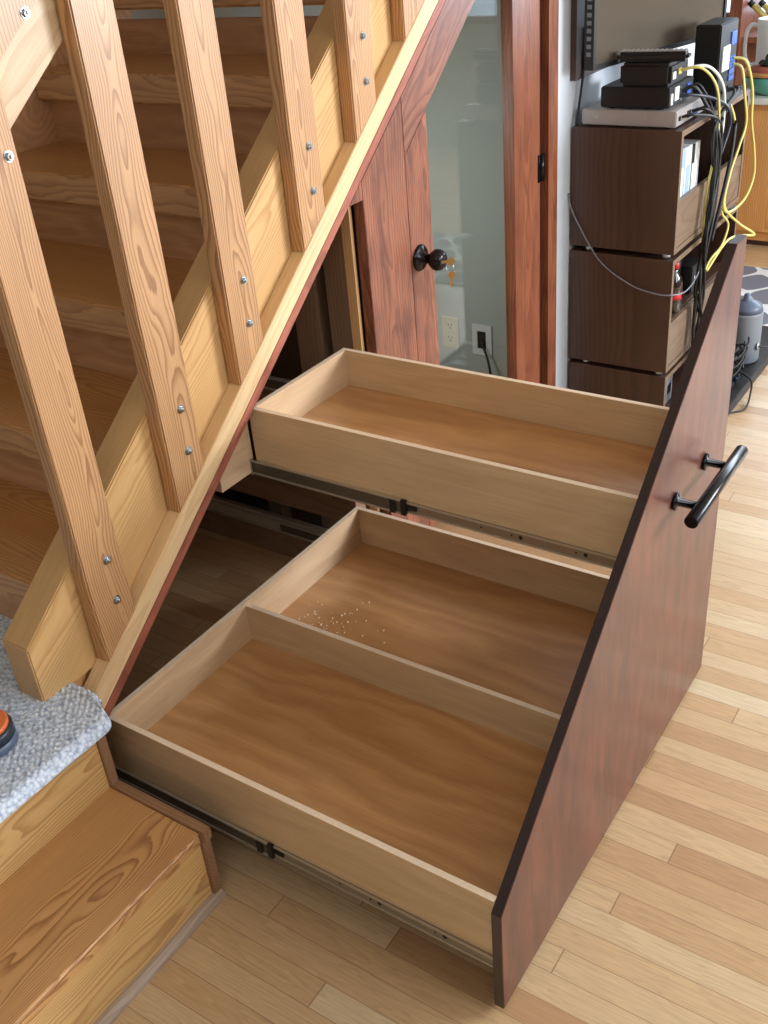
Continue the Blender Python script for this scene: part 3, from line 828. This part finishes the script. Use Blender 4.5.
amp = device('disc_player', 'flat silver disc player lying on top of the walnut cabinet', 'player', -0.893, -0.580, 2.285, 2.56, 1.0105, 1.062, 'silver_plastic',
             [(.08, .12, .4, .65, 'black'), (.2, .24, .4, .6, 'yellow'), (.27, .31, .4, .6, 'red'), (.36, .46, .3, .7, 'black'), (.55, .7, .3, .6, 'blue')])
for x in (-0.84, -0.68):
    bm = bmesh.new(); lathe(bm, [(0.006, -0.0012), (0.006, 0)], (x, 2.285, 1.04), 'y', 16); obj('screw', bm, 'steel', amp)
device('cable_box', 'larger black set-top box between silver player and small black box', 'set-top box', -0.836, -0.612, 2.30, 2.52, 1.0625, 1.128, 'black',
       [(.05, .12, .2, .7, 'label_white'), (.2, .36, .3, .9, 'label_white'), (.42, .48, .2, .45, 'zinc'), (.42, .48, .55, .8, 'zinc'), (.55, .6, .3, .5, 'zinc'), (.7, .85, .3, .8, 'blue')])
device('network_box', 'smaller black box with rounded edges under the remote control', 'set-top box', -0.778, -0.614, 2.305, 2.47, 1.1285, 1.196, 'black',
       [(.1, .25, .3, .6, 'label_white'), (.4, .55, .4, .65, 'yellow')], feet=False, bev=0.01)
rt = thing('remote_control', 'long black remote control with grey buttons on the small black box', 'remote', (-0.69, 2.35, 1.2))
bm = bmesh.new(); box(bm, -0.795, -0.575, 2.318, 2.376, 1.1975, 1.226, bev=0.010); bmesh.ops.rotate(bm, verts=bm.verts, cent=(-0.69, 2.35, 1.2), matrix=Matrix.Rotation(0.12, 3, 'Z')); obj('casing', bm, 'black', rt)
bm = bmesh.new()
for k in range(14):
    for j in range(3): box(bm, -0.787 + k * .0148, -0.778 + k * .0148, 2.331 + j * .0125, 2.339 + j * .0125, 1.2255, 1.2295)
bmesh.ops.rotate(bm, verts=bm.verts, cent=(-0.69, 2.35, 1.2), matrix=Matrix.Rotation(0.12, 3, 'Z')); obj('button_pad', bm, 'silver_plastic', rt)
ro = device('wifi_router', 'tall black upright router at the far end of the cabinet top', 'router', -0.650, -0.566, 2.62, 2.80, 1.0105, 1.262, 'black',
            [(.15, .55, .42, .72, 'label_white'), (.6, .9, .70, .86, 'blue'), (.6, .9, .50, .56, 'blue'), (.6, .9, .42, .48, 'blue'), (.6, .9, .34, .40, 'blue'), (.6, .9, .26, .32, 'blue'), (.6, .9, .14, .2, 'black')], feet=False, bev=0.004)

# television, swivelled out from the wall
tv = thing('television', 'large flat television mounted on the wall above the walnut cabinet', 'television', (-0.86, 2.6, 1.19))
a0 = Vector((-0.834, 2.223, 0)); ang = math.atan2(3.0 - 2.223, -0.655 + 0.834)
def tvbm(build):
    bm = bmesh.new(); build(bm)   # local: x along the width, y towards the back, z up
    bmesh.ops.rotate(bm, verts=bm.verts, cent=(0, 0, 0), matrix=Matrix.Rotation(ang, 3, 'Z'))
    for v in bm.verts: v.co += a0 + Vector((0, 0, 1.187))
    return bm
Wt, Ht = 0.76, 0.46
def _bez(bm):
    for a in ((0, Wt, 0, 0.014), (0, Wt, Ht - 0.014, Ht), (0, 0.014, 0.014, Ht - 0.014), (Wt - 0.014, Wt, 0.014, Ht - 0.014)): box(bm, a[0], a[1], -0.004, 0.03, a[2], a[3])
obj('bezel', tvbm(_bez), 'black', tv)
obj('screen', tvbm(lambda bm: box(bm, 0.014, Wt - 0.014, 0.002, 0.02, 0.014, Ht - 0.014)), 'screen', tv)
obj('back_housing', tvbm(lambda bm: box(bm, 0.03, Wt - .03, 0.0305, 0.055, 0.03, Ht - .03)), 'black', tv)
def _v(bm):
    for k in range(18): box(bm, -0.0015, 0.0, 0.006, 0.022, 0.04 + k * .022, 0.052 + k * .022)
obj('side_vent', tvbm(_v), 'grey_plastic', tv)
bm = bmesh.new(); box(bm, -0.9245, -0.895, 2.5, 2.72, 1.35, 1.6); box(bm, -0.895, -0.82, 2.58, 2.64, 1.42, 1.5); obj('wall_bracket', bm, 'black', tv)
o = obj('backing_board', B(-0.9245, -0.905, 2.262, 3.6, 1.150, 1.95), 'walnut'); tag(o, 'dark brown board on the wall behind the television', 'board')

# counter in the far room
ct = thing('sideboard', 'knotty pine sideboard with a pale top in the far corner', 'sideboard', (-0.6, 4.6, 0))
obj('top', B(-1.02, 0.3, 4.33, 4.95, 0.690, 0.716, bev=0.003), 'countertop', ct)
obj('body', B(-0.975, 0.26, 4.36, 4.92, 0.03, 0.689), 'knotty', ct)
for k in range(4): obj('panel_door', B(-0.955 + k * .305, -0.675 + k * .305, 4.345, 4.3595, 0.08, 0.66), 'knotty', ct)
obj('plinth', B(-0.95, 0.24, 4.38, 4.9, 0, 0.0295), 'walnut', ct)
jg = thing('pitcher', 'white plastic pitcher with a loop handle beyond the wicker tray', 'pitcher', (-0.915, 4.62, 0.717))
bm = bmesh.new(); lathe(bm, [(0.075, 0.0), (0.08, 0.006), (0.088, 0.28), (0.094, 0.31), (0.086, 0.312), (0.07, 0.27), (0.01, 0.26)], (-0.925, 4.66, 0.717), 'z', 28); obj('body', bm, 'white_plastic', jg)
bm = bmesh.new(); tube(bm, [(-1.005, 4.65, 0.99), (-1.04, 4.645, 1.0), (-1.062, 4.64, 0.96), (-1.062, 4.64, 0.87), (-1.04, 4.645, 0.82), (-1.005, 4.65, 0.82)], 0.009, 10); obj('handle', bm, 'white_plastic', jg)
bw_ = thing('bowl', 'green glazed bowl carrying the round wicker tray', 'bowl', (-0.88, 4.48, 0.717))
bm = bmesh.new(); lathe(bm, [(0.06, 0.0), (0.105, 0.03), (0.13, 0.085), (0.12, 0.085), (0.09, 0.035), (0.02, 0.01)], (-0.875, 4.47, 0.717), 'z', 32); obj('body', bm, 'teal', bw_)
bm = bmesh.new(); lathe(bm, [(0.055, -0.0005), (0.058, 0.006)], (-0.875, 4.47, 0.7165), 'z', 28); obj('foot_ring', bm, 'teal', bw_)
tr = thing('wicker_tray', 'round woven tray with rust coloured pieces on the green bowl', 'tray', (-0.88, 4.47, 0.803))
bm = bmesh.new(); lathe(bm, [(0.11, 0.0), (0.135, 0.006), (0.137, 0.024), (0.128, 0.024), (0.12, 0.01)], (-0.875, 4.47, 0.803), 'z', 36); obj('rim', bm, 'wicker', tr)
bm = bmesh.new(); lathe(bm, [(0.118, 0.0), (0.10, 0.025), (0.04, 0.035)], (-0.875, 4.47, 0.8135), 'z', 24); obj('filling', bm, 'rust', tr)
fn = thing('figurine', 'small black ornament on the wicker tray', 'ornament', (-0.9, 4.45, 0.85))
bm = bmesh.new(); lathe(bm, [(0.03, 0.0), (0.035, 0.01), (0.012, 0.022), (0.010, 0.035), (0.004, 0.05)], (-0.895, 4.44, 0.8495), 'z', 16); obj('body', bm, 'black', fn)
bm = bmesh.new(); tube(bm, [(-0.93, 4.43, 0.856), (-0.915, 4.43, 0.872), (-0.895, 4.43, 0.862), (-0.875, 4.43, 0.872), (-0.86, 4.43, 0.856)], 0.004); obj('arm', bm, 'black', fn)

# bookshelf piece and yellow sticks against the back wall
rk = thing('wall_rack', 'brown wooden rack holding yellow sticks at the top right', 'rack', (-1.2, 5.7, 0))
obj('side_panel', B(-1.43, -1.36, 5.55, 5.95, 0, 1.6), 'orange_trim', rk)
obj('shelf', B(-1.36, -0.5, 5.6, 5.95, 0.78, 0.81), 'orange_trim', rk)
for k in range(3):
    s = thing('yellow_stick', 'yellow round stick leaning in the brown rack', 'stick', (-1.25 + k * .05, 5.72, 0.81), 'yellow sticks in the rack')
    bm = bmesh.new(); tube(bm, [(-1.33 + k * .06, 5.66, 0.97), (-1.16 + k * .06, 5.68, 0.822)], 0.016, 12, 1); obj('shaft', bm, 'yellow', s)
    bm = bmesh.new(); tube(bm, [(-1.352 + k * .06, 5.66, 0.990), (-1.331 + k * .06, 5.66, 0.971)], 0.018, 12, 1); obj('tip', bm, 'black', s)

# rug and floor clutter
o = obj('area_rug', B(-0.80, 1.6, 3.30, 4.02, 0.0, 0.008), 'rug'); tag(o, 'grey rug with a white trellis pattern on the oak floor', 'rug')
cy = thing('speaker_canister', 'grey cylindrical canister with a domed top behind the drawer front', 'canister', (-0.46, 2.86, 0.026))
bm = bmesh.new(); lathe(bm, [(0.062, 0.0), (0.066, 0.006), (0.066, 0.19), (0.064, 0.20)], (-0.462, 2.88, 0.0315), 'z', 36); obj('body', bm, 'grey_plastic', cy)
bm = bmesh.new(); lathe(bm, [(0.064, 0.2005), (0.058, 0.222), (0.03, 0.238), (0.014, 0.242), (0.012, 0.262), (0.006, 0.266)], (-0.462, 2.88, 0.0315), 'z', 36); obj('lid', bm, 'slate', cy)
bm = bmesh.new(); lathe(bm, [(0.015, 0.0), (0.015, 0.006), (0.008, 0.006)], (-0.40, 2.86, 0.10), 'x', 18); obj('connector', bm, 'zinc', cy)
tyy = thing('cable_tray', 'long black plastic cable tray on the floor beyond the drawer front', 'tray', (-0.43, 2.75, 0))
bm = bmesh.new(); box(bm, -0.52, -0.375, 2.30, 3.25, 0.0, 0.03, bev=0.003); obj('base', bm, 'black', tyy)
bm = bmesh.new()
for k in range(5): box(bm, -0.50, -0.41, 2.36 + k * .075, 2.41 + k * .075, 0.0305, 0.045, bev=0.004)
obj('plug', bm, 'navy', tyy)
sr = B(-0.375, -0.367, 2.30, 3.25, 0.0, 0.042, bev=0.002); obj('side_rim', sr, 'black', tyy)

# ------------------------------------------------------------------ cables
def cable(name, pts, r, mat, label, group=None, sub=8):
    bm = bmesh.new(); tube(bm, pts, r, 8, sub)
    o = obj(name, bm, mat); tag(o, label, 'cable', group); return o


cable('network_cable', [(-0.607, 2.38, 1.168), (-0.55, 2.40, 1.17), (-0.52, 2.46, 1.111), (-0.515, 2.50, 1.02), (-0.52, 2.52, 0.92), (-0.53, 2.51, 0.82), (-0.535, 2.50, 0.72), (-0.53, 2.49, 0.60)], 0.0042, 'yellow', 'yellow network cable arching down from the small black box')
cable('network_cable', [(-0.561, 2.755, 1.145), (-0.52, 2.77, 1.13), (-0.50, 2.80, 1.04), (-0.50, 2.83, 0.93), (-0.50, 2.90, 0.82), (-0.50, 2.93, 0.72), (-0.50, 2.84, 0.66), (-0.51, 2.70, 0.65), (-0.51, 2.62, 0.70), (-0.51, 2.66, 0.78)], 0.0045, 'yellow', 'outer yellow network cable looping widest to the right of the cabinet')
cable('network_cable', [(-0.561, 2.76, 1.125), (-0.53, 2.76, 1.11), (-0.51, 2.75, 1.03), (-0.51, 2.80, 0.93), (-0.515, 2.76, 0.86), (-0.52, 2.70, 0.78), (-0.52, 2.67, 0.68), (-0.51, 2.82, 0.58), (-0.50, 3.03, 0.477), (-0.505, 2.86, 0.52), (-0.51, 2.70, 0.545), (-0.52, 2.53, 0.49)], 0.0045, 'yellow', 'yellow network cable whose low loop reaches down to the pointed bend')
cable('network_cable', [(-0.53, 2.66, 1.02), (-0.515, 2.68, 0.96), (-0.515, 2.69, 0.87), (-0.52, 2.66, 0.76), (-0.52, 2.64, 0.67), (-0.515, 2.72, 0.60), (-0.515, 2.66, 0.54), (-0.52, 2.56, 0.52), (-0.53, 2.50, 0.46), (-0.53, 2.46, 0.40)], 0.0042, 'yellow', 'inner yellow network cable running close along the black bundle')
cable('coax_cable', [(-0.608, 2.40, 1.165), (-0.55, 2.46, 1.165), (-0.52, 2.53, 1.10), (-0.52, 2.57, 1.0), (-0.525, 2.57, 0.90), (-0.53, 2.52, 0.80), (-0.53, 2.50, 0.66), (-0.53, 2.49, 0.5)], 0.005, 'cable_white', 'white cable arching beside the upper yellow cable into the bundle')
random.seed(5)
starts = [(-0.576, 2.33, 1.04), (-0.576, 2.42, 1.04), (-0.606, 2.41, 1.10), (-0.606, 2.45, 1.10), (-0.562, 2.66, 1.05), (-0.562, 2.70, 1.05), (-0.576, 2.47, 1.035), (-0.562, 2.73, 1.045)]
for i, s in enumerate(starts):
    jx = lambda a: random.uniform(-a, a)
    c0 = (-0.515 + jx(.012), 2.50 + jx(.03), 0.97 + jx(.03))
    pts = [s, (s[0] + .04, s[1] + .01, s[2] + .005), c0,
           (-0.52 + jx(.012), 2.52 + jx(.022), 0.84), (-0.52 + jx(.012), 2.50 + jx(.016), 0.70), (-0.52 + jx(.01), 2.475 + jx(.012), 0.57),
           (-0.52 + jx(.012), 2.48 + jx(.03), 0.42), (-0.515 + jx(.015), 2.49 + jx(.05), 0.25), (-0.50 + jx(.02), 2.48 + jx(.08), 0.10), (-0.46 + jx(.03), 2.52 + jx(.08), 0.052)]
    cable('power_cable', pts, 0.0045 + 0.0008 * (i % 3), 'black', 'black cable in the thick bundle hanging down the cabinet front', 'black cables of the hanging bundle')
cable('video_cable', [(-0.612, 2.39, 1.088), (-0.58, 2.40, 1.092), (-0.54, 2.46, 1.075), (-0.51, 2.56, 1.03), (-0.505, 2.60, 0.97), (-0.515, 2.56, 0.88)], 0.005, 'navy', 'dark blue cable arching from the larger set-top box')
cable('power_cable', [(-0.50, 2.64, 0.97), (-0.495, 2.61, 0.87), (-0.50, 2.57, 0.75), (-0.51, 2.52, 0.60)], 0.0065, 'black', 'straight thick black cable slanting beside the bundle')
cable('thin_cable', [(-0.921, 2.255, 0.80), (-0.916, 2.2585, 0.76), (-0.885, 2.2585, 0.696), (-0.802, 2.2585, 0.577), (-0.691, 2.2585, 0.509), (-0.60, 2.256, 0.489), (-0.545, 2.262, 0.49), (-0.53, 2.35, 0.476), (-0.525, 2.44, 0.50), (-0.525, 2.50, 0.56), (-0.525, 2.53, 0.62)], 0.0025, 'grey_plastic', 'thin grey cable drooping across the side of the walnut cabinets')
cable('power_cable', [(-0.904, 2.33, 1.30), (-0.902, 2.32, 1.20), (-0.905, 2.30, 1.10), (-0.906, 2.275, 1.013)], 0.004, 'black', 'black cable hanging straight down from the television')
for k, (cx, cyy, r) in enumerate([(-0.45, 2.66, .06), (-0.44, 2.70, .05), (-0.46, 2.62, .055)]):
    pts = []
    for i in range(26):
        a = i * 2 * PI / 8
        pts.append((cx + (r * .7) * math.cos(a), cyy + r * math.sin(a) + i * .002, 0.055 + 0.0035 * i + .02 * math.sin(a + k)))
    cable('power_cable', pts, 0.004, 'black', 'black cable coiled on the tray at the foot of the grey canister', 'coiled cables on the tray', 4)
cable('power_cable', [(-0.42, 2.68, 0.07), (-0.36, 2.66, 0.05), (-0.34, 2.60, 0.02), (-0.33, 2.50, 0.006), (-0.37, 2.44, 0.006), (-0.362, 2.36, 0.006)], 0.0035, 'black', 'black cable looping off the tray onto the oak floor')
cable('power_cable', [(-0.394, 2.86, 0.10), (-0.36, 2.90, 0.09), (-0.30, 3.0, 0.10), (-0.2, 3.1, 0.006), (-0.05, 3.15, 0.006)], 0.003, 'black', 'black cable leaving the side of the grey canister')
